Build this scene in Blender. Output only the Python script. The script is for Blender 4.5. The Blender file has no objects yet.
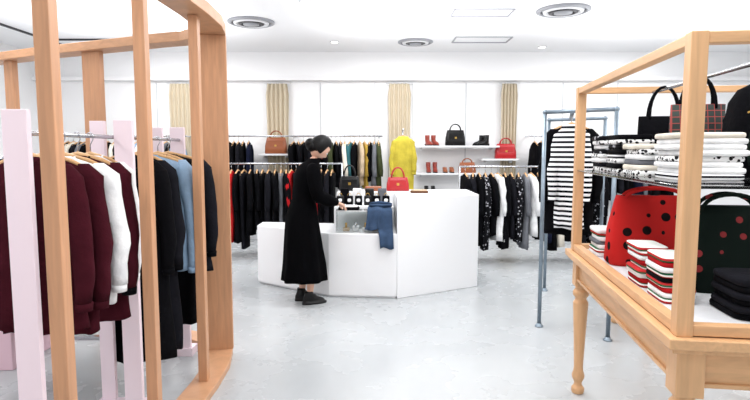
import bpy, math, random
from mathutils import Vector, Matrix
random.seed(7)
scene=bpy.context.scene
try:
    scene.view_settings.view_transform='Standard'
    scene.view_settings.look='None'
except Exception: pass
rad=math.radians
def lin(c):
    return tuple(((x/255)/12.92 if x/255<=0.04045 else ((x/255+0.055)/1.055)**2.4) for x in c)+(1,)
# ---------------- materials
MATS={}
def base(name,rgb,rough=.6,metal=0,bump=0,bscale=60,var=0,vscale=6,coat=0,spec=None):
    if name in MATS: return MATS[name]
    m=bpy.data.materials.new(name); m.use_nodes=True
    nt=m.node_tree; p=nt.nodes['Principled BSDF']
    c=lin(rgb); p.inputs['Base Color'].default_value=c
    p.inputs['Roughness'].default_value=rough; p.inputs['Metallic'].default_value=metal
    if coat: p.inputs['Coat Weight'].default_value=coat
    if spec is not None: p.inputs['Specular IOR Level'].default_value=spec
    tc=nt.nodes.new('ShaderNodeTexCoord')
    if var:
        n=nt.nodes.new('ShaderNodeTexNoise'); n.inputs['Scale'].default_value=vscale; n.inputs['Detail'].default_value=4
        r=nt.nodes.new('ShaderNodeValToRGB')
        r.color_ramp.elements[0].position=.3; r.color_ramp.elements[1].position=.7
        r.color_ramp.elements[0].color=tuple(x*(1-var) for x in c[:3])+(1,)
        r.color_ramp.elements[1].color=tuple(min(1,x*(1+var)) for x in c[:3])+(1,)
        nt.links.new(tc.outputs['Object'],n.inputs['Vector']); nt.links.new(n.outputs['Fac'],r.inputs['Fac'])
        nt.links.new(r.outputs['Color'],p.inputs['Base Color'])
    if bump:
        n=nt.nodes.new('ShaderNodeTexNoise'); n.inputs['Scale'].default_value=bscale
        b=nt.nodes.new('ShaderNodeBump'); b.inputs['Strength'].default_value=bump; b.inputs['Distance'].default_value=.01
        nt.links.new(tc.outputs['Object'],n.inputs['Vector']); nt.links.new(n.outputs['Fac'],b.inputs['Height'])
        nt.links.new(b.outputs['Normal'],p.inputs['Normal'])
    MATS[name]=m; return m
def fabric(name,rgb): return base('fabric_'+name,rgb,.95,bump=.4,bscale=45,var=.18,vscale=9,spec=.06)
def wood(name,rgb,scale=(14,14,1.2)):
    m=base('wood_'+name,rgb,.42); nt=m.node_tree; p=nt.nodes['Principled BSDF']; c=lin(rgb)
    tc=nt.nodes.new('ShaderNodeTexCoord'); mp=nt.nodes.new('ShaderNodeMapping'); mp.inputs['Scale'].default_value=scale
    n=nt.nodes.new('ShaderNodeTexNoise'); n.inputs['Scale'].default_value=3; n.inputs['Detail'].default_value=6; n.inputs['Distortion'].default_value=.6
    r=nt.nodes.new('ShaderNodeValToRGB'); r.color_ramp.elements[0].position=.3; r.color_ramp.elements[1].position=.72
    r.color_ramp.elements[0].color=tuple(x*.85 for x in c[:3])+(1,); r.color_ramp.elements[1].color=tuple(min(1,x*1.08) for x in c[:3])+(1,)
    L=nt.links.new
    L(tc.outputs['Object'],mp.inputs['Vector']);L(mp.outputs['Vector'],n.inputs['Vector']);L(n.outputs['Fac'],r.inputs['Fac']);L(r.outputs['Color'],p.inputs['Base Color'])
    return m
def bands(name,c1,c2,freq,duty=.5,axis='Z',c3=None):
    m=base('fabric_'+name,c1,.9,spec=.1); nt=m.node_tree; p=nt.nodes['Principled BSDF']
    tc=nt.nodes.new('ShaderNodeTexCoord'); s=nt.nodes.new('ShaderNodeSeparateXYZ')
    a=nt.nodes.new('ShaderNodeMath'); a.operation='MULTIPLY'; a.inputs[1].default_value=freq
    f=nt.nodes.new('ShaderNodeMath'); f.operation='FRACT'
    r=nt.nodes.new('ShaderNodeValToRGB'); r.color_ramp.interpolation='CONSTANT'
    r.color_ramp.elements[0].color=lin(c1); r.color_ramp.elements[1].color=lin(c2); r.color_ramp.elements[1].position=duty
    if c3:
        e=r.color_ramp.elements.new((duty+1)/2); e.color=lin(c3)
    L=nt.links.new
    L(tc.outputs['Object'],s.inputs[0]);L(s.outputs[axis],a.inputs[0]);L(a.outputs[0],f.inputs[0]);L(f.outputs[0],r.inputs['Fac']);L(r.outputs['Color'],p.inputs['Base Color'])
    return m
def dots(name,bg,dot,scale,th=.33,rnd=.35):
    m=base('fabric_'+name,bg,.85,spec=.1); nt=m.node_tree; p=nt.nodes['Principled BSDF']
    tc=nt.nodes.new('ShaderNodeTexCoord'); v=nt.nodes.new('ShaderNodeTexVoronoi'); v.inputs['Scale'].default_value=scale; v.inputs['Randomness'].default_value=rnd
    r=nt.nodes.new('ShaderNodeValToRGB'); r.color_ramp.interpolation='CONSTANT'
    r.color_ramp.elements[0].color=lin(dot); r.color_ramp.elements[1].color=lin(bg); r.color_ramp.elements[1].position=th
    L=nt.links.new
    L(tc.outputs['Object'],v.inputs['Vector']);L(v.outputs['Distance'],r.inputs['Fac']);L(r.outputs['Color'],p.inputs['Base Color'])
    return m
def plaid(name,bg,l1):
    m=base('fabric_'+name,bg,.85); nt=m.node_tree; p=nt.nodes['Principled BSDF']
    tc=nt.nodes.new('ShaderNodeTexCoord'); ck=nt.nodes.new('ShaderNodeTexBrick')
    mp=nt.nodes.new('ShaderNodeMapping'); mp.inputs['Rotation'].default_value=(rad(90),0,0)
    ck.inputs['Color1'].default_value=lin(bg); ck.inputs['Color2'].default_value=lin((44,54,50)); ck.inputs['Mortar'].default_value=lin(l1)
    ck.inputs['Scale'].default_value=20; ck.offset=0; ck.inputs['Mortar Size'].default_value=.035
    ck.inputs['Brick Width'].default_value=.6; ck.inputs['Row Height'].default_value=.6
    L=nt.links.new
    L(tc.outputs['Object'],mp.inputs['Vector']);L(mp.outputs['Vector'],ck.inputs['Vector']);L(ck.outputs['Color'],p.inputs['Base Color'])
    return m
def emis(name,rgb,s):
    m=base(name,rgb,.5); p=m.node_tree.nodes['Principled BSDF']; p.inputs['Emission Color'].default_value=lin(rgb); p.inputs['Emission Strength'].default_value=s; return m
W_WALL=base('paint_white',(245,245,246),.7,bump=.03,bscale=120)
W_CEIL=base('ceiling_white',(246,247,249),.8,bump=.02,bscale=90)
W_COUNT=base('counter_white',(242,243,245),.3)
W_SHELF=base('shelf_white',(226,227,230),.4)
SEAM=base('wall_seam',(198,200,204),.5)
GREY=base('grey_metal_trim',(150,152,158),.4)
DARK=base('dark_metal',(60,60,64),.4,metal=.6)
CHROME=base('chrome',(190,193,198),.22,metal=1)
GALV=base('galvanised_pipe',(132,146,158),.38,metal=.6,var=.1,vscale=30)
PINK=base('pink_paint',(236,218,226),.55,bump=.03)
PINK2=base('pink_plinth',(226,190,202),.6)
WOODL=wood('oak_left',(200,148,110)); WOODR=wood('beech_right',(217,170,124)); WOODRH=wood('beech_long',(217,170,124),(14,1.2,14))
HANG=wood('hanger',(210,165,115)); 
GLASSM=bpy.data.materials.new('clear_acrylic'); GLASSM.use_nodes=True
nt=GLASSM.node_tree; nt.nodes.clear()
o=nt.nodes.new('ShaderNodeOutputMaterial'); mx=nt.nodes.new('ShaderNodeMixShader'); tr=nt.nodes.new('ShaderNodeBsdfTransparent'); gl=nt.nodes.new('ShaderNodeBsdfGlossy'); fr=nt.nodes.new('ShaderNodeFresnel')
tr.inputs['Color'].default_value=(.97,.985,.985,1); gl.inputs['Roughness'].default_value=.05; fr.inputs['IOR'].default_value=1.4
nt.links.new(fr.outputs[0],mx.inputs[0]);nt.links.new(tr.outputs[0],mx.inputs[1]);nt.links.new(gl.outputs[0],mx.inputs[2]);nt.links.new(mx.outputs[0],o.inputs[0])
BLK=fabric('black',(12,12,15)); BLK2=fabric('charcoal',(26,26,31)); NAVY=fabric('navy',(22,26,44)); MAR=fabric('maroon',(62,20,29))
WHT=fabric('white',(238,239,241)); CRM=fabric('cream',(226,218,204)); RED=fabric('red',(172,30,34)); YEL=fabric('yellow',(188,172,66))
MUS=fabric('mustard',(166,136,60)); TEAL=fabric('teal',(54,100,106)); OLV=fabric('olive',(62,68,46)); BEI=fabric('beige',(196,176,150)); GRYF=fabric('grey',(110,112,118)); BRN=fabric('brown',(100,62,40))
DEN=fabric('denim',(142,168,194)); DEND=fabric('denim_dark',(58,76,102)); RUST=fabric('rust',(160,70,40))
STRI=bands('striped',(238,238,240),(18,19,26),24,.55)
STRF=bands('fine_striped',(240,240,242),(30,30,36),60,.5)
STRC=bands('red_green_striped',(186,48,50),(238,238,234),42,.4,c3=(40,96,64))
DOTR=dots('red_dots',(196,40,38),(26,18,20),12,.27); DOTG=dots('green_dots',(20,30,26),(150,56,58),13,.2)
DOTB=dots('mono_floral',(18,18,22),(180,180,188),26,.3,.9)
DOTW=dots('speckle',(232,232,232),(30,30,34),55,.42,.8)
PLAID=plaid('plaid',(26,30,30),(150,60,54))
CURT=base('fabric_curtain',(212,200,178),.9,spec=.05)
LEAB=base('leather_black',(12,12,14),.4,spec=.3); LEAR=base('leather_red',(178,32,38),.35); LEABR=base('leather_brown',(150,84,50),.4); LEAMR=base('leather_rust',(140,50,36),.4)
GOLD=base('brass',(210,170,90),.3,metal=1)
SKIN=base('skin',(222,176,152),.55); HAIR=base('hair',(8,7,8),.5,bump=.3,bscale=80,spec=.2); LIP=base('lips',(170,80,80),.5); EYE=base('eye_white',(235,235,235),.3); IRIS=base('iris',(30,20,16),.3)
DRESS=base('fabric_dress',(7,7,9),.95,bump=.2,bscale=40,spec=.04)
# ---------------- builder
class B:
    def __init__(s): s.v=[];s.f=[];s.m=[];s.sm=[];s.ml=[];s.T=Matrix.Identity(4)
    def mi(s,m):
        if m not in s.ml: s.ml.append(m)
        return s.ml.index(m)
    def add(s,vs,fs,mat,smooth=False):
        o=len(s.v); s.v+=[s.T@Vector(x) for x in vs]
        i=s.mi(mat)
        for f in fs: s.f.append([a+o for a in f]); s.m.append(i); s.sm.append(smooth)
    def box(s,c,d,mat,rz=0,R=None):
        x,y,z=[k/2 for k in d]; M=Matrix.Translation(c)@(R if R else Matrix.Rotation(rz,4,'Z'))
        vs=[M@Vector(p) for p in [(-x,-y,-z),(x,-y,-z),(x,y,-z),(-x,y,-z),(-x,-y,z),(x,-y,z),(x,y,z),(-x,y,z)]]
        s.add(vs,[(3,2,1,0),(4,5,6,7),(0,1,5,4),(1,2,6,5),(2,3,7,6),(3,0,4,7)],mat)
    def prism(s,pts,z0,z1,mat):
        n=len(pts); vs=[(x,y,z0) for x,y in pts]+[(x,y,z1) for x,y in pts]
        s.add(vs,[tuple(range(n))[::-1],tuple(range(n,2*n))]+[(i,(i+1)%n,n+(i+1)%n,n+i) for i in range(n)],mat)
    def loft(s,loops,mat,c0=True,c1=True,smooth=True):
        n=len(loops[0]); vs=[p for l in loops for p in l]; fs=[]
        for k in range(len(loops)-1):
            for i in range(n):
                a=k*n+i;b=k*n+(i+1)%n; fs.append((a,b,b+n,a+n))
        if c0: fs.append(tuple(range(n))[::-1])
        if c1: fs.append(tuple(range((len(loops)-1)*n,len(loops)*n)))
        s.add(vs,fs,mat,smooth)
    def tube(s,pts,r,mat,seg=8,flat=1.0):
        pts=[Vector(p) for p in pts]; n=len(pts)
        if not isinstance(r,(list,tuple)): r=[r]*n
        t0=(pts[1]-pts[0]).normalized(); up=Vector((0,0,1)) if abs(t0.z)<.9 else Vector((1,0,0))
        nrm=t0.cross(up).normalized(); loops=[]
        for i in range(n):
            t=(pts[min(i+1,n-1)]-pts[max(i-1,0)]).normalized()
            nrm=(nrm-t*nrm.dot(t)).normalized(); bi=t.cross(nrm)
            loops.append([pts[i]+nrm*(math.cos(a)*r[i])+bi*(math.sin(a)*r[i]*flat) for a in [2*math.pi*k/seg for k in range(seg)]])
        s.loft(loops,mat)
    def lathe(s,prof,c,mat,seg=20,smooth=True):
        s.loft([[(c[0]+r*math.cos(2*math.pi*k/seg),c[1]+r*math.sin(2*math.pi*k/seg),c[2]+z) for k in range(seg)] for r,z in prof],mat,smooth=smooth)
    def ell(s,c,r,mat,seg=16,rings=10,fn=None):
        loops=[]
        for j in range(1,rings):
            ph=math.pi*j/rings-math.pi/2
            loops.append([(math.cos(ph)*math.cos(2*math.pi*k/seg),math.cos(ph)*math.sin(2*math.pi*k/seg),math.sin(ph)) for k in range(seg)])
        out=[]
        for l in loops:
            o=[]
            for p in l:
                q=Vector((p[0]*r[0],p[1]*r[1],p[2]*r[2]))
                if fn: q=fn(q)
                o.append(q+Vector(c))
            out.append(o)
        s.loft(out,mat)
    def slab(s,c,d,mat,seg=24):
        loops=[]
        for zz,k in [(0,.93),(.12,.985),(.5,1),(.88,.985),(1,.93)]:
            l=[]
            for i in range(seg):
                a=2*math.pi*i/seg; ca,sa=math.cos(a),math.sin(a)
                l.append((c[0]+d[0]/2*k*math.copysign(abs(ca)**.3,ca),c[1]+d[1]/2*k*math.copysign(abs(sa)**.3,sa),c[2]+zz*d[2]))
            loops.append(l)
        s.loft(loops,mat)
    def build(s,name,bevel=0,parent=None):
        vs=s.v; mn=Vector((min(v.x for v in vs),min(v.y for v in vs),min(v.z for v in vs))); mxx=Vector((max(v.x for v in vs),max(v.y for v in vs),0))
        o=Vector(((mn.x+mxx.x)/2,(mn.y+mxx.y)/2,mn.z))
        me=bpy.data.meshes.new(name); me.from_pydata([v-o for v in vs],[],s.f); 
        for m in s.ml: me.materials.append(m)
        me.polygons.foreach_set('material_index',s.m); me.polygons.foreach_set('use_smooth',s.sm); me.update()
        ob=bpy.data.objects.new(name,me); ob.location=o; scene.collection.objects.link(ob)
        if bevel:
            b=ob.modifiers.new('bevel','BEVEL'); b.width=bevel; b.segments=2; b.limit_method='ANGLE'
        if parent:
            ob.parent=parent; ob.matrix_parent_inverse=parent.matrix_world.inverted()
            ob.location=o
        return ob
def TR(x,y,z=0,rz=0): return Matrix.Translation((x,y,z))@Matrix.Rotation(rz,4,'Z')
def arc(c,rx,rz,a0,a1,n=10,ax='x'):
    out=[]
    for i in range(n+1):
        a=a0+(a1-a0)*i/n
        if ax=='x': out.append((c[0]+rx*math.cos(a),c[1],c[2]+rz*math.sin(a)))
        else: out.append((c[0],c[1]+rx*math.cos(a),c[2]+rz*math.sin(a)))
    return out
# ---------------- garment: hook sits on a rail at local origin (rail runs along local y)
def garment(b,mat,w=.42,L=.65,t=.07,sl=.55,flare=1.0,seed=0,hanger=True,hi=True,neck=None,kind='top'):
    rr=random.Random(seed); ph=rr.random()*6; ph2=rr.random()*6
    n=40 if hi else 16; lv=20 if hi else 8
    if hanger:
        b.tube([(.016*math.cos(a),0,.0005+.016*math.sin(a)) for a in [math.pi*1.1-math.pi*1.1*i/8 for i in range(9)]]+[(.014,0,-.02),(0,0,-.045),(0,0,-.085)],.0028,CHROME,6)
        b.tube([(-w/2+.03,0,-.155),(-w/4,0,-.118),(0,0,-.088),(w/4,0,-.118),(w/2-.03,0,-.155)],[.009,.011,.012,.011,.009],HANG,8)
    if kind=='trouser':
        loops=[]
        for k in range(lv+1):
            s=k/lv; hw=.17*(1-.18*s); ht=t/2
            loops.append([( hw*math.copysign(abs(math.cos(a))**.5,math.cos(a))+.006*math.sin(7*s+ph), ht*math.copysign(abs(math.sin(a))**.7,math.sin(a))+.006*math.sin(3*math.cos(a)+ph)*s, -.13-s*L) for a in [2*math.pi*i/n for i in range(n)]])
        b.loft(loops,mat); return
    loops=[]
    prof=[(-.098,.055,.018),(-.112,.085,.03),(-.135,w*.33,.8*t/2),(-.165,w*.455,t/2)]
    for z,hw,ht in prof:
        loops.append([(hw*math.cos(a),ht*math.sin(a),z) for a in [2*math.pi*i/n for i in range(n)]])
    for k in range(1,lv+1):
        s=k/lv; z=-.165-s*(L-.065)
        hw=w/2*(.93 if s<.15 else .93+(flare-.93)*(s-.15)/.85); ht=t/2*(1+.35*s*(flare))
        l=[]
        for i in range(n):
            a=2*math.pi*i/n; ca,sa=math.cos(a),math.sin(a)
            x=hw*math.copysign(abs(ca)**.85,ca); y=ht*math.copysign(abs(sa)**.8,sa)
            y+=.42*t/2*s*math.sin(9*ca+ph+1.5*s)*(1 if sa>0 else .8)+.012*math.sin(5*s+ph2)*abs(ca)
            y+=.12*t/2*math.sin(17*ca+ph2+4*s)*min(1,s*3)
            x+=.008*math.sin(11*s+ph)*s
            l.append((x,y,z+.008*math.sin(3*a+ph)*s))
        loops.append(l)
    b.loft(loops,mat)
    if neck: b.tube([(.062*math.cos(a),.028*math.sin(a),-.102-.022*max(0,-math.sin(a))) for a in [2*math.pi*i/16 for i in range(17)]],.009,neck,8)
    if sl:
        for sd in (-1,1):
            loops=[]; m=12 if hi else 6; q=14 if hi else 8
            for k in range(m+1):
                s=k/m; z=-.135-s*sl if k else -.13
                cx=sd*(w/2-.045+.075*min(1,s*1.6)-.02*s); r=.062*(1-.45*s)*(1+.05*math.sin(22*s+ph)); cy=.012*math.sin(3*s+ph)
                if k==0: r*=.35; cx=sd*(w/2-.06)
                loops.append([(cx+r*math.cos(a)+.004*math.sin(14*s+ph),cy-.02*s+min(r,t*.55)*math.sin(a),z) for a in [2*math.pi*i/q for i in range(q)]])
            b.loft(loops,mat)
            if hi:
                x=sd*(w/2-.045+.055); z=-.135-sl
                b.tube([(x,cy-.02,z+.0),(x,cy-.02,z-.035)],[.036,.033],neck or mat,12,flat=min(1,t*.5/.034))
def single(name,x,y,zr,rz=0,**k):
    b=B(); b.T=TR(x,y,zr,rz); mat=k.pop('mat'); extra=k.pop('extra',None); garment(b,mat,**k)
    if extra: extra(b)
    return b.build(name)
# ================= ROOM
def quadbox(name,c,d,mat,bevel=0):
    b=B(); b.box(c,d,mat); return b.build(name,bevel)
CZ=3.1; XL,XR,YB,YF=-5.6,6.6,9.05,-1.2
FL=bpy.data.materials.new('polished_concrete'); FL.use_nodes=True
nt=FL.node_tree; p=nt.nodes['Principled BSDF']; tc=nt.nodes.new('ShaderNodeTexCoord')
n1=nt.nodes.new('ShaderNodeTexNoise'); n1.inputs['Scale'].default_value=.7; n1.inputs['Detail'].default_value=6; n1.inputs['Roughness'].default_value=.55
r=nt.nodes.new('ShaderNodeValToRGB'); r.color_ramp.elements[0].position=.32; r.color_ramp.elements[1].position=.68
r.color_ramp.elements[0].color=lin((176,180,183)); r.color_ramp.elements[1].color=lin((191,195,197))
n2=nt.nodes.new('ShaderNodeTexNoise'); n2.inputs['Scale'].default_value=3; n2.inputs['Detail'].default_value=5
mr=nt.nodes.new('ShaderNodeMapRange'); mr.inputs['To Min'].default_value=.2; mr.inputs['To Max'].default_value=.34
L=nt.links.new
L(tc.outputs['Object'],n1.inputs['Vector']);L(n1.outputs['Fac'],r.inputs['Fac']);L(r.outputs['Color'],p.inputs['Base Color'])
L(tc.outputs['Object'],n2.inputs['Vector']);L(n2.outputs['Fac'],mr.inputs['Value']);L(mr.outputs['Result'],p.inputs['Roughness'])
cx,cy=(XL+XR)/2,(YB+YF)/2; sx,sy=XR-XL,YB-YF
quadbox('floor',(cx,cy,-.05),(sx+.4,sy+.4,.1),FL)
quadbox('ceiling',(cx,cy,CZ+.05),(sx+.4,sy+.4,.1),W_CEIL)
quadbox('wall_back',(cx,YB+.1,CZ/2),(sx+.4,.2,CZ),W_WALL)
quadbox('wall_left',(XL-.1,cy,CZ/2),(.2,sy,CZ),W_WALL)
quadbox('wall_right',(XR+.1,cy,CZ/2),(.2,sy,CZ),W_WALL)
quadbox('baseboard_back',(cx,YB-.01,.05),(sx,.02,.1),W_SHELF,.003)
quadbox('trim_1',(cx,YB-.05,2.66),(sx,.1,.06),W_WALL,.004)
b=B()
for x in [-4.6,-3.6,-2.7,-1.78,-.9,0.0,.62,1.5,2.3,3.1,4.0]:
    b.box((x,YB-.006,1.35),(.012,.012,2.5),SEAM)
b.build('trim_2')
# ceiling fittings
def diffuser(x,y,R,k=0):
    b=B()
    b.lathe([(R,0),(R,-.015),(R*.86,-.03),(R*.84,-.012),(R*.84,0)],(x,y,CZ),GREY,40)
    b.lathe([(R*.78,-.001),(R*.74,-.03),(R*.64,-.036),(R*.62,-.012)],(x,y,CZ),W_SHELF,40)
    b.lathe([(R*.58,-.001),(R*.54,-.034),(R*.42,-.04),(R*.40,-.012)],(x,y,CZ),DARK,40)
    b.lathe([(R*.34,-.001),(R*.34,-.042),(R*.05,-.046)],(x,y,CZ),GREY,40)
    b.build('ceiling_air_diffuser')
diffuser(-1.55,6.95,.29);diffuser(2.16,6.38,.30);diffuser(.6,8.2,.26)
for x,y,w,d in [(1.25,6.5,.68,.36),(1.55,8.05,.8,.4)]:
    b=B()
    for s in (-1,1):
        b.box((x+s*w/2,y,CZ-.006),(.02,d,.012),GREY); b.box((x,y+s*d/2,CZ-.006),(w,.02,.012),GREY)
    b.build('ceiling_access_hatch')
SPOT=emis('downlight_glow',(255,250,240),6)
for x,y in [(-.75,6.0),(.1,5.85),(1.0,6.9),(-2.6,7.4),(3.2,7.6),(-3.6,6.2),(-.6,8.2),(2.6,8.6)]:
    b=B(); b.lathe([(.07,0),(.07,-.01),(.055,-.012)],(x,y,CZ),W_SHELF,24); b.lathe([(.05,-.011),(.048,-.014)],(x,y,CZ),SPOT,24); b.build('ceiling_downlight')
b=B(); b.box((-4.75,7.4,CZ-.012),(.03,3,.024),DARK); b.box((-3.9,8.0,CZ-.012),(1.6,.03,.024),DARK)
b.build('ceiling_track')
# curtains
for x,w in [(-3.2,.34),(-1.6,.36),(.4,.36),(2.2,.26)]:
    b=B(); n=96; loops=[]
    for z in [2.58,2.4,1.9,1.5,1.0,.5,.04]:
        l=[]
        k=.9 if z>2.5 else 1+.05*math.sin(z*3)
        for i in range(n): 
            u=i/(n-1); l.append((x+(u-.5)*w*k,YB-.075-.026*math.sin(u*2*math.pi*5),z))
        for i in range(n):
            u=1-i/(n-1); l.append((x+(u-.5)*w*k,YB-.068-.026*math.sin(u*2*math.pi*5),z))
        loops.append(l)
    b.loft(loops,CURT)
    b.tube([(x-w/2-.04,YB-.06,2.59),(x+w/2+.04,YB-.06,2.59)],.008,W_SHELF)
    b.box((x,YB-.03,2.59),(.02,.06,.02),W_SHELF)
    b.build('curtain')
# ================= left oak frame
def sweep(b,path,w,z0,z1,mat):
    P=[Vector((a,c,0)) for a,c in path]; n=len(P); loops=[]
    for i in range(n):
        t=(P[min(i+1,n-1)]-P[max(i-1,0)]).normalized(); nn=Vector((t.y,-t.x,0))
        A=P[i]+nn*w/2; C=P[i]-nn*w/2
        loops.append([(A.x,A.y,z0),(A.x,A.y,z1),(C.x,C.y,z1),(C.x,C.y,z0)])
    b.loft(loops,mat,smooth=False)
path=[(-1.10,.7),(-1.10,1.6),(-1.10,2.3),(-1.085,2.9),(-1.075,3.3),(-1.085,3.6),(-1.13,3.85),(-1.22,4.02),(-1.40,4.15),(-1.66,4.25),(-2.0,4.4),(-2.8,4.75),(-3.9,5.3)]
b=B(); WOODB=wood('oak_beam',(206,156,118),(3,3,10))
sweep(b,path,.18,2.30,2.37,WOODB); sweep(b,path,.17,0,.045,WOODB)
for x,y in [(-1.105,1.86),(-1.10,2.6),(-1.085,3.32),(-1.1,.8)]:
    b.box((x,y,1.172),(.056,.056,2.256),WOODL)
b.box((-1.145,3.87,1.172),(.20,.05,2.256),WOODL,rz=rad(10))
b.box((-2.32,4.53,1.172),(.19,.05,2.256),WOODL,rz=rad(-22))
b.box((-3.3,4.99,1.172),(.12,.05,2.256),WOODL,rz=rad(-22))
b.build('oak_display_frame',.004)
# ================= pink garment rack
RZ=1.57
def RXY(y): return -1.455+.04*(y-2.1)
b=B()
for x,y in [(-1.42,2.16),(-1.36,2.95),(-1.40,3.86)]:
    b.box((x,y,.83),(.10,.03,1.66),PINK)
for x,y in [(-1.535,3.02),(-1.56,3.9)]:
    b.box((x,y,.83),(.08,.03,1.66),PINK)
b.tube([(RXY(2.16),2.16,RZ),(RXY(3.88),3.88,RZ)],.011,CHROME,12)
b.box((-1.45,2.99,.03),(.3,.12,.06),PINK); b.box((-1.48,3.88,.03),(.3,.12,.06),PINK); b.box((-1.42,2.16,.03),(.3,.12,.06),PINK)
b.build('pink_clothing_rack',.003)
def denimx(b):
    for i in range(5): b.ell((0,-.045-.004*i,-.2-.09*i),(.008,.004,.008),CHROME,8,6)
    for s in (-1,1): b.box((s*.1,-.05,-.30),(.09,.012,.09),DEN)
def pk(name,y,**k): single(name,RXY(y),y,RZ,**k)
pk('maroon_sweater',2.38,mat=MAR,w=.43,L=.78,t=.08,sl=.60,seed=1,neck=MAR)
pk('maroon_sweater',2.27,mat=MAR,w=.41,L=.74,t=.07,sl=.58,seed=11,neck=MAR)
pk('white_blouse',2.50,mat=WHT,w=.46,L=.68,t=.08,sl=.56,seed=2,neck=WHT)
pk('brown_cardigan',2.62,mat=MAR,w=.45,L=.80,t=.07,sl=.6,seed=3,neck=BLK)
pk('white_blouse',2.73,mat=WHT,w=.38,L=.60,t=.07,sl=.56,seed=13,neck=WHT)
pk('black_coat',3.12,mat=BLK,w=.40,L=1.20,t=.1,sl=.62,flare=1.1,seed=5,neck=BLK)
pk('black_coat',3.23,mat=BLK2,w=.41,L=1.18,t=.08,sl=.62,flare=1.1,seed=6,neck=BLK)
pk('denim_jacket',3.36,mat=DEN,w=.52,L=.72,t=.08,sl=.66,seed=7,neck=DEN,extra=denimx)
pk('black_coat',3.50,mat=BLK,w=.46,L=1.1,t=.09,sl=.62,flare=1.05,seed=8,neck=BLK)
pk('navy_coat',3.66,mat=BLK2,w=.54,L=.8,t=.09,sl=.62,seed=9,neck=BLK)
# second rack further left
b=B()
b.tube([(-2.15,2.5,1.45),(-2.15,4.2,1.45)],.012,CHROME,12)
for y in (2.5,4.2):
    b.tube([(-2.15,y,1.45),(-2.15,y,.02)],.014,CHROME,12); b.box((-2.15,y,.012),(.5,.05,.024),CHROME)
b.build('chrome_clothing_rack')
b=B()
for i in range(12):
    b.T=TR(-2.15,2.62+i*.125,1.45); garment(b,[BLK,MAR,BLK2,BLK,NAVY,BLK][i%6],w=.44,L=.68+.05*(i%3),t=.09,sl=.6,seed=40+i,hi=False)
b.build('hanging_coats')
b=B(); b.box((-3.05,3.85,.2),(1.16,.56,.4),PINK2); b.box((-3.05,3.85,.42),(1.2,.6,.04),PINK2); b.build('pink_display_plinth',.006)
# ================= back racks
def railrack(name,x0,x1,y,z,foot=True):
    b=B(); b.tube([(x0,y,z),(x1,y,z)],.012,CHROME,12)
    for x in (x0+.01,x1-.01):
        b.tube([(x,y,z),(x,y,.02)],.013,CHROME,12); b.box((x,y,.012),(.045,.5,.024),CHROME)
    b.build(name)
def row(name,x0,x1,y,z,cols,Lr,step=.07,seed=0,kinds=None,sl=.5):
    b=B(); rr=random.Random(seed); x=x0; i=0
    while x<x1:
        c=cols[i%len(cols)]; k=kinds[i%len(kinds)] if kinds else 'top'
        b.T=TR(x,y,z,rad(90)+rr.uniform(-.2,.2))
        garment(b,c,w=.4+rr.uniform(-.02,.04),L=Lr[0]+rr.random()*(Lr[1]-Lr[0]),t=step*rr.uniform(.8,1.1),sl=sl,seed=seed*50+i,hi=False,kind=k,flare=1+rr.random()*.12)
        x+=step*rr.uniform(.9,1.25); i+=1
    return b.build(name)
railrack('chrome_clothing_rack',-2.25,-.45,7.55,1.31)
row('hanging_garments',-2.15,-.55,7.55,1.31,[BLK,RED,RED,BLK,BLK2,BLK,BLK,BLK,BLK2,BLK,GRYF,BLK,RED,BLK2],(.75,1.1),.075,3,kinds=['top','trouser','top'])
railrack('chrome_clothing_rack',1.12,3.2,7.2,1.28)
row('hanging_garments',1.2,3.1,7.2,1.28,[BLK,BLK2,BLK,DOTB,BLK,WHT,BLK,BLK2,DOTB,GRYF,WHT,BLK,NAVY,BLK,CRM,BLK],(.8,1.05),.085,5)
def wallrail(x0,x1,z):
    b=B(); y=YB-.36; b.tube([(x0,y,z),(x1,y,z)],.012,CHROME,12)
    for x in (x0+.05,(x0+x1)/2,x1-.05): b.box((x,(y+YB)/2,z-.0),(.02,YB-y,.02),CHROME)
    b.build('clothing_rail')
wallrail(-2.75,.12,1.72)
row('hanging_garments',-2.65,-1.95,YB-.36,1.72,[BLK,BLK2,BLK,NAVY,BLK],(.7,.95),.075,7)
row('hanging_garments',-1.3,-.75,YB-.36,1.72,[BLK,BLK2,BLK],(.7,.95),.075,8)
row('hanging_garments',-.7,.06,YB-.36,1.72,[OLV,BLK,BLK2,CRM,TEAL,BLK,BEI,MUS,BLK,GRYF],(.6,.8),.072,9)
wallrail(2.45,4.9,1.72)
row('hanging_garments',2.55,4.8,YB-.36,1.72,[BLK,BLK2,BLK,BLK,NAVY,GRYF,BLK],(.7,.95),.085,10)
wallrail(-5.0,-3.0,1.72)
row('hanging_garments',-4.9,-3.1,YB-.36,1.72,[BLK,CRM,BLK2,GRYF,BLK,DEN,WHT],(.7,.95),.085,12)
b=B(); b.tube([(.42,8.25,0.02),(.42,8.25,1.80)],.012,CHROME,10); b.lathe([(.16,0),(.16,.015),(.02,.025)],(.42,8.25,0),CHROME,24); b.tube([(.42,8.25,1.80),(.42,8.08,1.80)],.01,CHROME,10)
b.build('garment_stand')
single('yellow_blouse',.42,8.13,1.80,mat=YEL,w=.30,L=.85,t=.12,sl=.5,flare=1.15,seed=21,neck=YEL)
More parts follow.
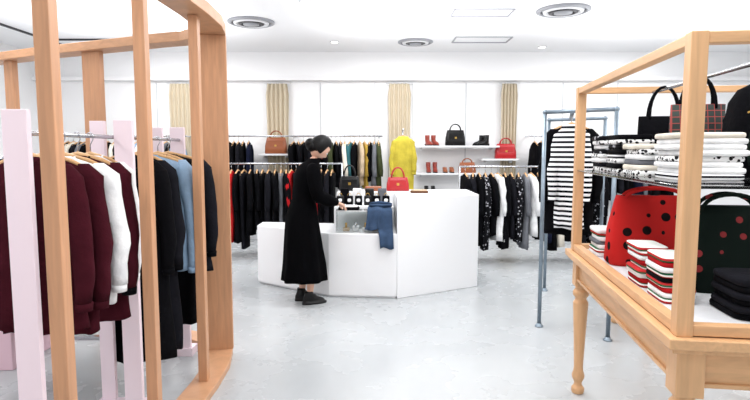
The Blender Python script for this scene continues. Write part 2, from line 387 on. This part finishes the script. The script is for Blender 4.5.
# shelves
def shelf(x0,x1,z,name='display_shelf'):
    b=B(); b.box(((x0+x1)/2,YB-.19,z-.015),(x1-x0,.30,.03),W_SHELF)
    for x in (x0+.1,x1-.1): b.box((x,YB-.12,z-.05),(.015,.24,.04),W_SHELF)
    b.build(name,.003)
shelf(.66,2.0,1.57);shelf(.66,1.68,1.13);shelf(.66,2.04,.82);shelf(-1.9,-1.35,1.44)
shelf(1.72,2.32,1.36)
def bag(name,x,y,z,w,h,d,mat,rz=0,hw=.5,hh=.5,flap=True,r=.008):
    b=B(); b.T=TR(x,y,z,rz); n=24; loops=[]
    for s,k,kd in [(0,.96,.9),(.04,1,1),(.5,.97,.85),(.9,.86,.45),(1,.82,.36)]:
        loops.append([(w/2*k*math.copysign(abs(math.cos(a))**.35,math.cos(a)),d/2*kd*math.copysign(abs(math.sin(a))**.45,math.sin(a)),h*s) for a in [2*math.pi*i/n for i in range(n)]])
    b.loft(loops,mat)
    for s in (-1,1): b.tube(arc((0,s*d*.14,h*.96),w*hw*.55,h*hh,math.pi,0,12),r,mat,8)
    if flap:
        b.box((0,-d*.40,h*.62),(w*.7,d*.1,h*.34),mat); b.box((0,-d*.47,h*.5),(.03,.012,.03),GOLD)
    return b.build(name,0)
bag('black_handbag',1.30,YB-.22,1.57,.32,.25,.16,LEAB,hh=.42)
bag('red_handbag',2.12,YB-.22,1.36,.34,.24,.16,LEAR,hh=.42)
bag('brown_handbag',-1.6,YB-.24,1.44,.36,.26,.16,LEABR,hh=.45)
bag('brown_handbag',1.5,YB-.22,1.13,.28,.17,.14,LEABR,hh=.4)
def shoes(name,x,y,z,mat,boot=.14,sep=.11,rz=0):
    b=B(); b.T=TR(x,y,z,rz)
    for s in (-1,1):
        cx=s*sep/2
        loops=[]
        for zz in (0,.012):
            loops.append([(cx+.038*math.cos(a)*(1 if math.sin(a)<0 else .8),.125*math.sin(a),zz) for a in [2*math.pi*i/18 for i in range(18)]])
        b.loft(loops,BLK)
        b.box((cx,.085,.016),(.05,.06,.032),BLK)
        prof=[(.012,0,.036,.122),(.03,0,.037,.12),(.055,.02,.035,.1),(.075,.055,.034,.062),(.09,.068,.034,.05)]
        if boot: prof+=[(.12,.07,.036,.048),(boot+.03,.07,.038,.052)]
        b.loft([[(cx+rx*math.cos(a),cyy+ry*math.sin(a),zz) for a in [2*math.pi*i/16 for i in range(16)]] for zz,cyy,rx,ry in prof],mat)
    return b.build(name)
shoes('brown_ankle_boots',.93,YB-.2,1.57,LEAMR,rz=rad(20)); shoes('black_ankle_boots',1.72,YB-.2,1.57,LEAB,rz=rad(-60))
shoes('rust_ankle_boots',.93,YB-.2,1.13,LEAMR); shoes('black_shoes',.9,YB-.2,.82,LEAB,boot=0); shoes('brown_shoes',1.2,YB-.2,1.13,LEABR,boot=0)
# ================= counter
b=B()
low=[(-1.32,6.0),(-.47,5.42),(.22,5.36),(.22,6.1),(-1.32,6.3)]
b.prism(low,.02,.66,W_COUNT); b.prism([(-1.30,6.01),(-.465,5.435),(.21,5.375),(.21,6.05),(-1.30,6.27)],0,.02,W_SHELF)
b.prism([(-.44,5.78),(.2,5.74),(.2,6.2),(-.44,6.2)],.66,.90,W_COUNT)
hi=[(.2215,5.36),(1.13,5.86),(1.13,6.62),(-.44,6.62),(-.44,6.205),(.2215,6.205)]
b.prism(hi,.0,1.02,W_COUNT)
b.build('sales_counter',.008)
b=B()
X0,X1,Y0,Y1,Z0,Z1=-.40,.16,5.47,5.74,.661,.88
for c,d in [(((X0+X1)/2,Y0,(Z0+Z1)/2),(X1-X0,.006,Z1-Z0)),(((X0+X1)/2,Y1-.005,(Z0+Z1)/2),(X1-X0,.006,Z1-Z0)),((X0,(Y0+Y1)/2,(Z0+Z1)/2),(.006,Y1-Y0-.01,Z1-Z0)),((X1,(Y0+Y1)/2,(Z0+Z1)/2),(.006,Y1-Y0-.01,Z1-Z0)),(((X0+X1)/2,(Y0+Y1)/2,Z1),(X1-X0,Y1-Y0,.008))]:
    b.box(c,d,GLASSM)
for x in (X0,X1): b.box((x,Y0-.002,(Z0+Z1)/2),(.008,.008,Z1-Z0),W_SHELF)
b.box(((X0+X1)/2,Y0-.002,Z1+.002),(X1-X0,.008,.008),W_SHELF)
ob=b.build('acrylic_display_case')
b=B()
for i in range(5): 
    b.slab((-.3+i*.1,5.6,.662),(.07,.1,.03+.02*(i%2)),[BEI,WHT,WHT,BEI,CRM][i])
    b.tube([(-.3+i*.1,5.56,.7),(-.3+i*.1,5.56,.75)],.012,[GOLD,CHROME][i%2],10)
b.build('small_accessories')
def drape(b,path,x0,w,th,mat,wob,ph,skew=0):
    loops=[]; n=len(path)
    for k,(y,z,nx,nz) in enumerate(path):
        l=[]; m=14; s=k/(n-1); ww=w*(1-.08*s+.06*math.sin(5*s+ph)); xc=x0+skew*s
        for i in range(m+1):
            u=i/m; f=wob*(1+math.sin(u*9+ph+2*s))*(.3+s); l.append((xc+(u-.5)*ww,y+nx*(th+f),z+nz*(th+f)+.01*math.sin(u*6+ph)*(k==n-1)))
        for i in range(m,-1,-1):
            u=i/m; f=wob*(1+math.sin(u*9+ph+2*s))*(.3+s); l.append((xc+(u-.5)*ww,y+nx*(f+.001),z+nz*(f+.001)+.01*math.sin(u*6+ph)*(k==n-1)))
        loops.append(l)
    b.loft(loops,mat)
b=B()
pth=[(5.74,.888,0,1),(5.66,.888,0,1),(5.56,.888,0,1),(5.49,.888,-.3,1),(5.46,.87,-.9,.5),(5.455,.82,-1,0),(5.45,.76,-1,0),(5.44,.71,-1,.3),(5.41,.675,-.7,.7),(5.37,.665,-.7,.7),(5.35,.63,-1,0),(5.35,.56,-1,0),(5.35,.52,-1,0)]
drape(b,pth,.08,.16,.016,DEND,.006,0,.04)
drape(b,pth[:8]+[(5.43,.69,-1,.3)],.02,.16,.022,DEND,.009,2,-.05)
b.slab((.06,5.63,.915),(.24,.17,.028),DEND); b.tube([(-.05,5.60,.95),(.03,5.64,.955),(.12,5.6,.95),(.17,5.66,.94)],[.012,.024,.024,.012],DEND,10,flat=.6)
b.build('folded_jeans')
b=B(); b.slab((-.27,5.60,.885),(.22,.18,.025),BLK); b.slab((-.26,5.61,.91),(.16,.13,.016),WHT); b.build('folded_scarf')
b=B()
for i in range(6):
    x=-.38+i*.1
    b.slab((x,5.9,.90),(.08,.07,.1),BLK if i%3 else LEAB); b.ell((x,5.865,.955),(.022,.006,.022),WHT,10,6); b.tube(arc((x,5.9,1.0),.02,.03,math.pi,0,8),.003,GOLD,6)
b.build('small_pouches')
b=B()
for i in range(4):
    x=-.34+i*.14
    b.slab((x,6.06,.90),(.1,.08,.17),[BLK,WHT,LEAB,GRYF][i])
b.build('cosmetic_boxes')
bag('red_handbag',.27,6.4,1.02,.27,.16,.14,LEAR,hh=.75,r=.009)
bag('black_handbag',-.3,6.42,1.02,.25,.17,.14,LEAB,hh=.8)
b=B(); b.slab((-.02,6.4,1.02),(.2,.16,.05),LEABR); b.box((-.02,6.33,1.05),(.04,.012,.02),GOLD); b.build('leather_wallet')
b=B(); b.slab((.5,6.1,1.02),(.2,.14,.02),BRN); b.slab((.5,6.1,1.04),(.18,.12,.015),BEI); b.build('leather_case')
# ================= galvanised pipe rack
A=(1.40,4.5);Bp=(1.84,4.16); d=Vector((.42,1.2,0)).normalized(); Ln=1.25
b=B(); zt=1.81; r=.017
A2=(A[0]+d.x*Ln,A[1]+d.y*Ln); B2=(Bp[0]+d.x*Ln,Bp[1]+d.y*Ln)
for q in (A,Bp,A2,B2):
    b.tube([(q[0],q[1],0.012),(q[0],q[1],zt)],r,GALV,12); b.lathe([(.035,0),(.035,.01),(.022,.012),(.022,.03)],(q[0],q[1],0),GALV,18)
    b.ell((q[0],q[1],zt),(.022,.022,.022),GALV,12,8)
for q,w in ((A,Bp),(A2,B2)):
    b.tube([(q[0],q[1],zt),(w[0],w[1],zt)],r,GALV,12)
f=.40
M1=(A[0]+(Bp[0]-A[0])*f,A[1]+(Bp[1]-A[1])*f); M2=(A2[0]+(B2[0]-A2[0])*f,A2[1]+(B2[1]-A2[1])*f)
b.tube([(M1[0],M1[1],zt),(M2[0],M2[1],zt)],.015,GALV,12)
b.tube([(Bp[0],Bp[1],.25),(B2[0],B2[1],.25)],.014,GALV,12)
b.build('galvanised_pipe_rack')
ang=math.atan2(d.y,d.x)-math.pi/2
def onrail(s): return M1[0]+d.x*s,M1[1]+d.y*s
for i,(nm,mt,L_,sl,w_,rx_) in enumerate([('striped_sweater',STRI,.88,.58,.25,-.2),('black_coat',BLK,.95,.6,.42,.12),('striped_sweater',STRI,.9,.6,.33,0),('white_shirt',WHT,.9,.6,.33,0),('black_coat',BLK,1.0,.6,.33,0),('white_shirt',WHT,.8,.55,.33,0),('black_coat',BLK,1.05,.6,.33,0)]):
    x,y=onrail(.24+i*.14)
    single(nm,x,y,zt+.003,rz=ang+rx_,mat=mt,w=w_,L=L_,t=.075,sl=sl,seed=60+i,neck=mt)
# ================= wooden table + case
SLP=.14
RZT=-math.atan2(SLP,(1-SLP*SLP)**.5); TM=TR(.955,1.70,0,RZT)
TWd,TL=1.2,1.65
def turned(b,x,y,h,mat):
    prof=[(.030,0),(.034,.012),(.034,.03),(.022,.045),(.020,.06),(.032,.085),(.034,.10),(.026,.125),(.024,.15),(.030,.30),(.038,.46),(.040,.50),(.030,.515),(.030,.525),(.042,.54),(.042,.56),(.030,.575),(.032,.59)]
    k=(h-.16)/.59
    b.lathe([(r_*1.12,z*k) for r_,z in prof],(x,y,0),mat,24); b.box((x,y,h-.08),(.09,.09,.16),mat)
b=B(); b.T=TM
b.box((TWd/2,TL/2,.872),(TWd,TL,.036),WOODRH)
b.box((TWd/2,TL/2,.846),(TWd-.03,TL-.03,.018),WOODRH)
for x in (.075,TWd-.075): b.box((x,TL/2,.775),(.028,TL-.2,.125),WOODRH); b.box((x-(.01 if x<.5 else -.01),TL/2,.72),(.034,TL-.2,.016),WOODRH)
WOODRX=wood('beech_cross',(217,170,124),(1.2,14,14))
for y in (.075,TL-.075): b.box((TWd/2,y,.775),(TWd-.2,.028,.125),WOODRX); b.box((TWd/2,y-(.01 if y<.5 else -.01),.72),(TWd-.2,.034,.016),WOODRX)
for x in (.085,TWd-.085):
    for y in (.085,TL-.085): turned(b,x,y,.837,WOODR)
b.build('wooden_table',.004)
b=B(); b.T=TM; i0=.028; z0,z1=.89,1.87; pw=.052
for x in (i0+pw/2,TWd-i0-pw/2):
    for y in (i0+pw/2,TL-i0-pw/2): b.box((x,y,(z0+z1)/2),(pw,pw,z1-z0),WOODR)
for x in (i0+pw/2,TWd-i0-pw/2):
    for z in (z0+.022,z1-.02): b.box((x,TL/2,z),(pw*.85,TL-2*i0-2*pw,.036),WOODRH)
for y in (i0+pw/2,TL-i0-pw/2):
    for z in (z0+.022,z1-.02): b.box((TWd/2,y,z),(TWd-2*i0-2*pw,pw*.85,.036),WOODRX)
b.box((TWd/2,TL/2,.897),(TWd-2*i0-2*pw,TL-2*i0-2*pw,.012),W_SHELF)
b.box((TWd/2,TL/2,1.378),(TWd-2*i0-.02,TL-2*i0-2*pw-.004,.01),GLASSM)
for x in (i0+pw-.008,TWd-i0-pw+.008): b.box((x,TL/2,1.369),(.008,TL-2*i0-2*pw,.008),CHROME)
b.tube([(.45,i0+pw,1.835),(.45,TL-i0-pw,1.835)],.01,CHROME,10)
b.build('display_case',.003)
rr=random.Random(3)
def stack(name,x,y,z,w,d,n,h,mats,jit=.01):
    b=B(); b.T=TM
    for i in range(n):
        b.slab((x+rr.uniform(-jit,jit),y+rr.uniform(-jit,jit),z+i*h),(w*rr.uniform(.94,1),d,h*1.0),mats[i%len(mats)])
    return b.build(name)
SZ=1.384; BZ=.904
stack('folded_white_shirts',.29,.55,SZ,.28,.25,8,.023,[STRF,WHT,WHT,DOTW,WHT,WHT,WHT,CRM])
stack('folded_white_shirts',.20,.86,SZ,.18,.22,6,.024,[DOTW,CRM,GRYF,WHT])
stack('folded_print_shirts',.19,1.12,SZ,.18,.22,8,.024,[DOTW,BLK,DOTW,STRF,BLK,DOTB])
stack('folded_print_shirts',.18,1.38,SZ,.18,.2,8,.024,[DOTW,DOTB,WHT])
stack('folded_striped_socks',.17,.48,BZ,.13,.2,9,.02,[STRC,WHT,RED,STRC,BLK])
stack('folded_striped_socks',.17,.72,BZ,.13,.2,9,.02,[STRC,RED,WHT,STRC])
stack('folded_white_shirts',.17,1.42,BZ,.13,.2,7,.022,[WHT,STRC,WHT,GRYF])
stack('folded_black_shirts',.42,.3,BZ,.26,.24,6,.024,[BLK,BLK2])
stack('folded_black_shirts',.75,.3,BZ,.28,.24,7,.024,[BLK,NAVY,BLK2])
def cbag(name,x,y,z,w,h,dd,mat,hh=.4,flap=False,rz=0,r=.009):
    q=TM@Vector((x,y,z)); return bag(name,q.x,q.y,q.z,w,h,dd,mat,rz=RZT+rz,hw=.6,hh=hh,flap=flap,r=r)
cbag('red_polka_dot_bag',.34,1.16,BZ,.46,.36,.2,DOTR,hh=.15)
cbag('green_polka_dot_bag',.46,.66,BZ,.34,.36,.2,DOTG,hh=.18)
cbag('green_polka_dot_bag',.87,.66,BZ,.36,.36,.2,DOTG,hh=.2)
def rodbag(name,y,w,h,dd,mat,handle,rz):
    q=TM@Vector((.45,y,0)); b=B(); b.T=TR(q.x,q.y,0,RZT+rz)
    zt=1.846; zb=zt-handle
    loops=[]
    for s,k,kd in [(0,.9,.9),(.08,.98,1),(.6,1,.8),(1,1,.45)]:
        loops.append([(w/2*k*math.copysign(abs(math.cos(a))**.4,math.cos(a)),dd/2*kd*math.copysign(abs(math.sin(a))**.6,math.sin(a)),zb-h+h*s) for a in [2*math.pi*i/24 for i in range(24)]])
    b.loft(loops,mat)
    for s in (-1,1):
        b.tube([(-w*.3,s*dd*.2,zb-.02)]+[(w*.3*math.cos(a),s*dd*.2*(1-math.sin(a)),zb+handle*math.sin(a)) for a in [math.pi*(1-i/12) for i in range(13)]]+[(w*.3,s*dd*.2,zb-.02)],.008,BLK,8)
    b.build(name)
rodbag('plaid_tote_bag',.98,.24,.24,.09,PLAID,.13,0)
rodbag('black_tote_bag',1.40,.26,.22,.09,BLK,.16,0)
# backpack
q=TM@Vector((.61,.72,SZ)); b=B(); b.T=TR(q.x,q.y,q.z,RZT)
loops=[]
for s,k,kd in [(0,.92,.9),(.05,1,1),(.5,1,1),(.8,.9,.85),(.93,.7,.6),(1,.35,.3)]:
    loops.append([(.15*k*math.copysign(abs(math.cos(a))**.6,math.cos(a)),.09*kd*math.copysign(abs(math.sin(a))**.6,math.sin(a)),.4*s) for a in [2*math.pi*i/28 for i in range(28)]])
b.loft(loops,BLK); b.slab((0,-.085,.05),(.2,.07,.15),DOTG); b.tube(arc((0,0,.39),.04,.045,math.pi,0,10),.008,BLK,8)
for s in (-1,1): b.tube([(s*.07,.08,.36),(s*.1,.12,.25),(s*.1,.11,.1),(s*.08,.08,.04)],[.014]*4,BLK,8,flat=.5)
b.tube([(-.11,-.088,.27),(0,-.094,.30),(.11,-.088,.27)],.004,GOLD,6)
b.build('black_backpack')
# second table behind
b=B(); x0,x1,y0,y1=2.04,3.3,3.98,4.68
b.box(((x0+x1)/2,(y0+y1)/2,.78),(x1-x0,y1-y0,.036),WOODRX)
for y in (y0+.06,y1-.06): b.box(((x0+x1)/2,y,.7),(x1-x0-.2,.028,.12),WOODRX)
for x in (x0+.06,x1-.06):
    b.box((x,(y0+y1)/2,.7),(.028,y1-y0-.2,.12),WOODRH)
    for y in (y0+.07,y1-.07): turned(b,x,y,.762,WOODR)
b.build('wooden_table',.004)
b=B()
for j in range(3):
    for i in range(5): b.slab((2.4+j*.34,4.33,.799+i*.03),(.3,.3,.03),[WHT,GRYF,BLK,DOTW,CRM][(i+j)%5])
b.build('folded_clothes_stacks')
# ================= woman
WX,WY=-.685,5.24; WR=rad(24)
WT=TR(WX,WY,0,WR)
emp=bpy.data.objects.new('woman',None); emp.location=(WX,WY,0); scene.collection.objects.link(emp); bpy.context.view_layer.update()
J={'pel':(-.03,0,.90,.11),'wst':(-.02,0,1.05,.095),'chs':(.025,0,1.24,.105),'nkb':(.075,0,1.365,.05),'nkt':(.12,0,1.44,.045),
'hl':(-.02,.08,.84,.085),'kl':(.02,.08,.46,.052),'cl':(-.0,.08,.33,.05),'al':(-.01,.08,.09,.032),
'hr':(-.02,-.08,.84,.085),'kr':(.05,-.08,.46,.052),'cr':(.03,-.08,.33,.05),'ar':(.02,-.08,.09,.032),
'sl':(.045,.15,1.32,.05),'el':(.09,.2,1.07,.038),'wl':(.31,.10,.985,.024),
'sr':(.045,-.15,1.32,.05),'er':(.07,-.21,1.07,.038),'wr':(.30,-.10,.985,.024)}
keys=list(J); E=[('pel','wst'),('wst','chs'),('chs','nkb'),('nkb','nkt'),('pel','hl'),('hl','kl'),('kl','cl'),('cl','al'),('pel','hr'),('hr','kr'),('kr','cr'),('cr','ar'),('chs','sl'),('sl','el'),('el','wl'),('chs','sr'),('sr','er'),('er','wr')]
me=bpy.data.meshes.new('body'); me.from_pydata([WT@Vector(J[k][:3]) - Vector((WX,WY,0)) for k in keys],[(keys.index(a),keys.index(c)) for a,c in E],[])
bo=bpy.data.objects.new('body',me); scene.collection.objects.link(bo); bo.parent=emp
sk=bo.modifiers.new('skin','SKIN')
for i,k in enumerate(keys):
    sv=me.skin_vertices[0].data[i]; sv.radius=(J[k][3],J[k][3]); sv.use_root=(k=='pel')
sk.use_smooth_shade=True
ss=bo.modifiers.new('sub','SUBSURF'); ss.levels=2; ss.render_levels=2
me.materials.append(SKIN)
def wb(): 
    q=B(); q.T=WT.copy(); return q
b=wb(); loops=[]; n=60
for z,cx_,rx,ry in [(1.42,.10,.052,.055),(1.395,.085,.06,.07),(1.37,.065,.085,.12),(1.34,.05,.10,.165),(1.30,.04,.115,.185),(1.22,.03,.125,.175),(1.12,.005,.115,.155),(1.05,-.01,.108,.142),(1.03,-.01,.109,.143),(.96,-.02,.13,.168),(.85,-.03,.155,.188),(.7,-.025,.172,.2),(.55,-.02,.188,.205),(.4,-.01,.205,.215),(.27,-.01,.222,.224),(.235,-.01,.224,.226)]:
    f=max(0,(1.0-z))/.75; l=[]
    for i in range(n):
        a=2*math.pi*i/n; k=1+.06*f*math.sin(9*a+.6)+.035*f*math.sin(5*a+2+z*2)+.01*math.sin(7*a+z*30)
        l.append((cx_+rx*k*math.cos(a),ry*k*math.sin(a),z))
    loops.append(l)
b.loft(loops,DRESS)
for sd,S,Ee,Wv in ((1,J['sl'],J['el'],J['wl']),(-1,J['sr'],J['er'],J['wr'])):
    S,Ee,Wv=[Vector(x[:3]) for x in (S,Ee,Wv)]
    pts=[S-Vector((0,sd*.05,-.01)),S,S.lerp(Ee,.3)+Vector((-.01,sd*.01,0)),S.lerp(Ee,.7)+Vector((-.01,sd*.01,0)),Ee,Ee.lerp(Wv,.15),Ee.lerp(Wv,.5)+Vector((0,0,-.01)),Ee.lerp(Wv,.85)]
    b.tube(pts,[.05,.068,.072,.066,.064,.064,.062,.046],DRESS,16)
    b.tube([Ee.lerp(Wv,.83),Ee.lerp(Wv,.95)],[.04,.036],DRESS,14)
b.build('dress',parent=emp)
HT=WT@Matrix.Translation((.165,0,1.52))@Matrix.Rotation(rad(50),4,'Y')
b=B(); b.T=HT
def hf(q):
    x,y,z=q
    if z<0:
        k=1-.38*(-z/.112)**1.3; y*=k
        if x<0: x*=1-.35*(-z/.112)
        else: x*=1-.12*(-z/.112)
    if x>0:
        x+=.02*math.exp(-((y/.013)**2+((z+.018)/.022)**2))-.006*math.exp(-(((abs(y)-.03)/.016)**2+((z-.008)/.014)**2))+.008*math.exp(-((y/.022)**2+((z+.058)/.012)**2))+.008*math.exp(-((y/.02)**2+((z+.095)/.014)**2))
    return Vector((x,y,z))
b.ell((0,0,0),(.092,.074,.112),SKIN,48,36,hf)
for s in (-1,1):
    b.ell((.078,s*.029,.006),(.011,.014,.0085),EYE,12,8); b.ell((.0865,s*.029,.004),(.004,.006,.006),IRIS,10,6)
    b.tube([(.083,s*.015,.03),(.086,s*.03,.034),(.076,s*.045,.028)],.003,HAIR,6)
    b.ell((-.005,s*.074,-.005),(.018,.008,.03),SKIN,12,8)
b.ell((.088,0,-.055),(.007,.02,.006),LIP,12,6)
b.build('head',parent=emp)
b=B(); b.T=HT
def sm(a,c,x):
    t=max(0,min(1,(x-a)/(c-a))); return t*t*(3-2*t)
def hr(q):
    d=Vector((q.x/.105,q.y/.09,q.z/.124))
    face=sm(.36,.48,d.x)*(1-sm(.42,.56,d.z))
    jaw=sm(.5,.65,-d.z)*sm(-.35,-.15,d.x)
    k=max(face,jaw)
    return q*(1-.2*k)
b.ell((-.010,0,.010),(.107,.090,.124),HAIR,60,44,hr)
b.ell((-.10,0,-.05),(.050,.052,.052),HAIR,18,12)
b.ell((-.075,0,-.06),(.05,.06,.05),HAIR,18,12)
b.build('hair',parent=emp)
for sd,k in ((1,'wl'),(-1,'wr')):
    b=wb(); w=Vector(J[k][:3])
    fwd=Vector((.9,-.25*sd,-.42)).normalized(); side=Vector((.25*sd,1*sd,0)).normalized()*-1; up=fwd.cross(side).normalized()
    if up.z<0: up=-up
    b.tube([w-fwd*.02,w+fwd*.02,w+fwd*.05,w+fwd*.075],[.022,.030,.038,.034],SKIN,12,flat=.5) 
    for i,ln in enumerate((.062,.072,.068,.052)):
        o=w+fwd*.07+side*(.026-.0175*i)
        dn=-up
        b.tube([o-fwd*.01,o+fwd*ln*.4+dn*.004,o+fwd*ln*.72+dn*.014,o+fwd*ln*.95+dn*.028,o+fwd*ln*.98+dn*.032],[.0085,.0085,.0078,.0068,.003],SKIN,8)
    o=w+fwd*.02+side*.028
    b.tube([o,o+side*.02+fwd*.022-up*.006,o+side*.024+fwd*.045-up*.014,o+side*.02+fwd*.055-up*.018],[.011,.0105,.009,.004],SKIN,8)
    b.build('hand_left' if sd>0 else 'hand_right',parent=emp)
for nm,ax,sy_ in (('shoe_left',-.01,.08),('shoe_right',.02,-.08)):
    b=wb()
    pr=[(0,.045,.125,.042),(.02,.045,.125,.043),(.021,.04,.118,.04),(.05,.03,.105,.038),(.075,.005,.07,.037),(.1,-.01,.045,.038),(.13,-.012,.04,.038)]
    b.loft([[(ax+c_+rx*math.cos(a),sy_+ry*math.sin(a)*(1 if math.cos(a)>-.3 else .85),z) for a in [2*math.pi*i/20 for i in range(20)]] for z,c_,rx,ry in pr],LEAB)
    b.build(nm,parent=emp)
# ================= lights
def area(name,x,y,z,sx,sy,e,up=False,col=(1,1,1)):
    l=bpy.data.lights.new(name,'AREA'); l.shape='RECTANGLE'; l.size=sx; l.size_y=sy; l.energy=e; l.color=col
    o=bpy.data.objects.new(name,l); o.location=(x,y,z); 
    if up: o.rotation_euler=(math.pi,0,0)
    scene.collection.objects.link(o)
for i,(x,y) in enumerate([(-3,1.2),(.6,1.6),(3.6,1.6),(-3,4.8),(.4,4.6),(3.6,4.8),(-3,7.6),(.4,7.6),(3.6,7.6)]):
    area('overhead_fill_%d'%i,x,y,CZ-.03,1.2,1.0,43,col=(1,.995,.99))  # added area lights for overall brightness, not actual ceiling fittings
for i,(x,y) in enumerate([(-3,2.5),(.6,2.5),(3.6,2.5),(-3,6.5),(.6,6.5),(3.6,6.5)]):
    area('ceiling_fill_%d'%i,x,y,2.45,2.2,2.2,33,up=True,col=(.985,.99,1))  # added upward fill, unseen from below, only to whiten the ceiling
w=bpy.data.worlds.new('world'); scene.world=w; w.use_nodes=True
w.node_tree.nodes['Background'].inputs[0].default_value=(.96,.98,1,1); w.node_tree.nodes['Background'].inputs[1].default_value=.95
# ================= camera
cam=bpy.data.cameras.new('camera'); cam.sensor_width=36; cam.lens=541/750*36; cam.clip_start=.05
co=bpy.data.objects.new('camera',cam); co.location=(0,0,1.5); co.rotation_euler=(rad(90-5.28),0,0); scene.collection.objects.link(co); scene.camera=co
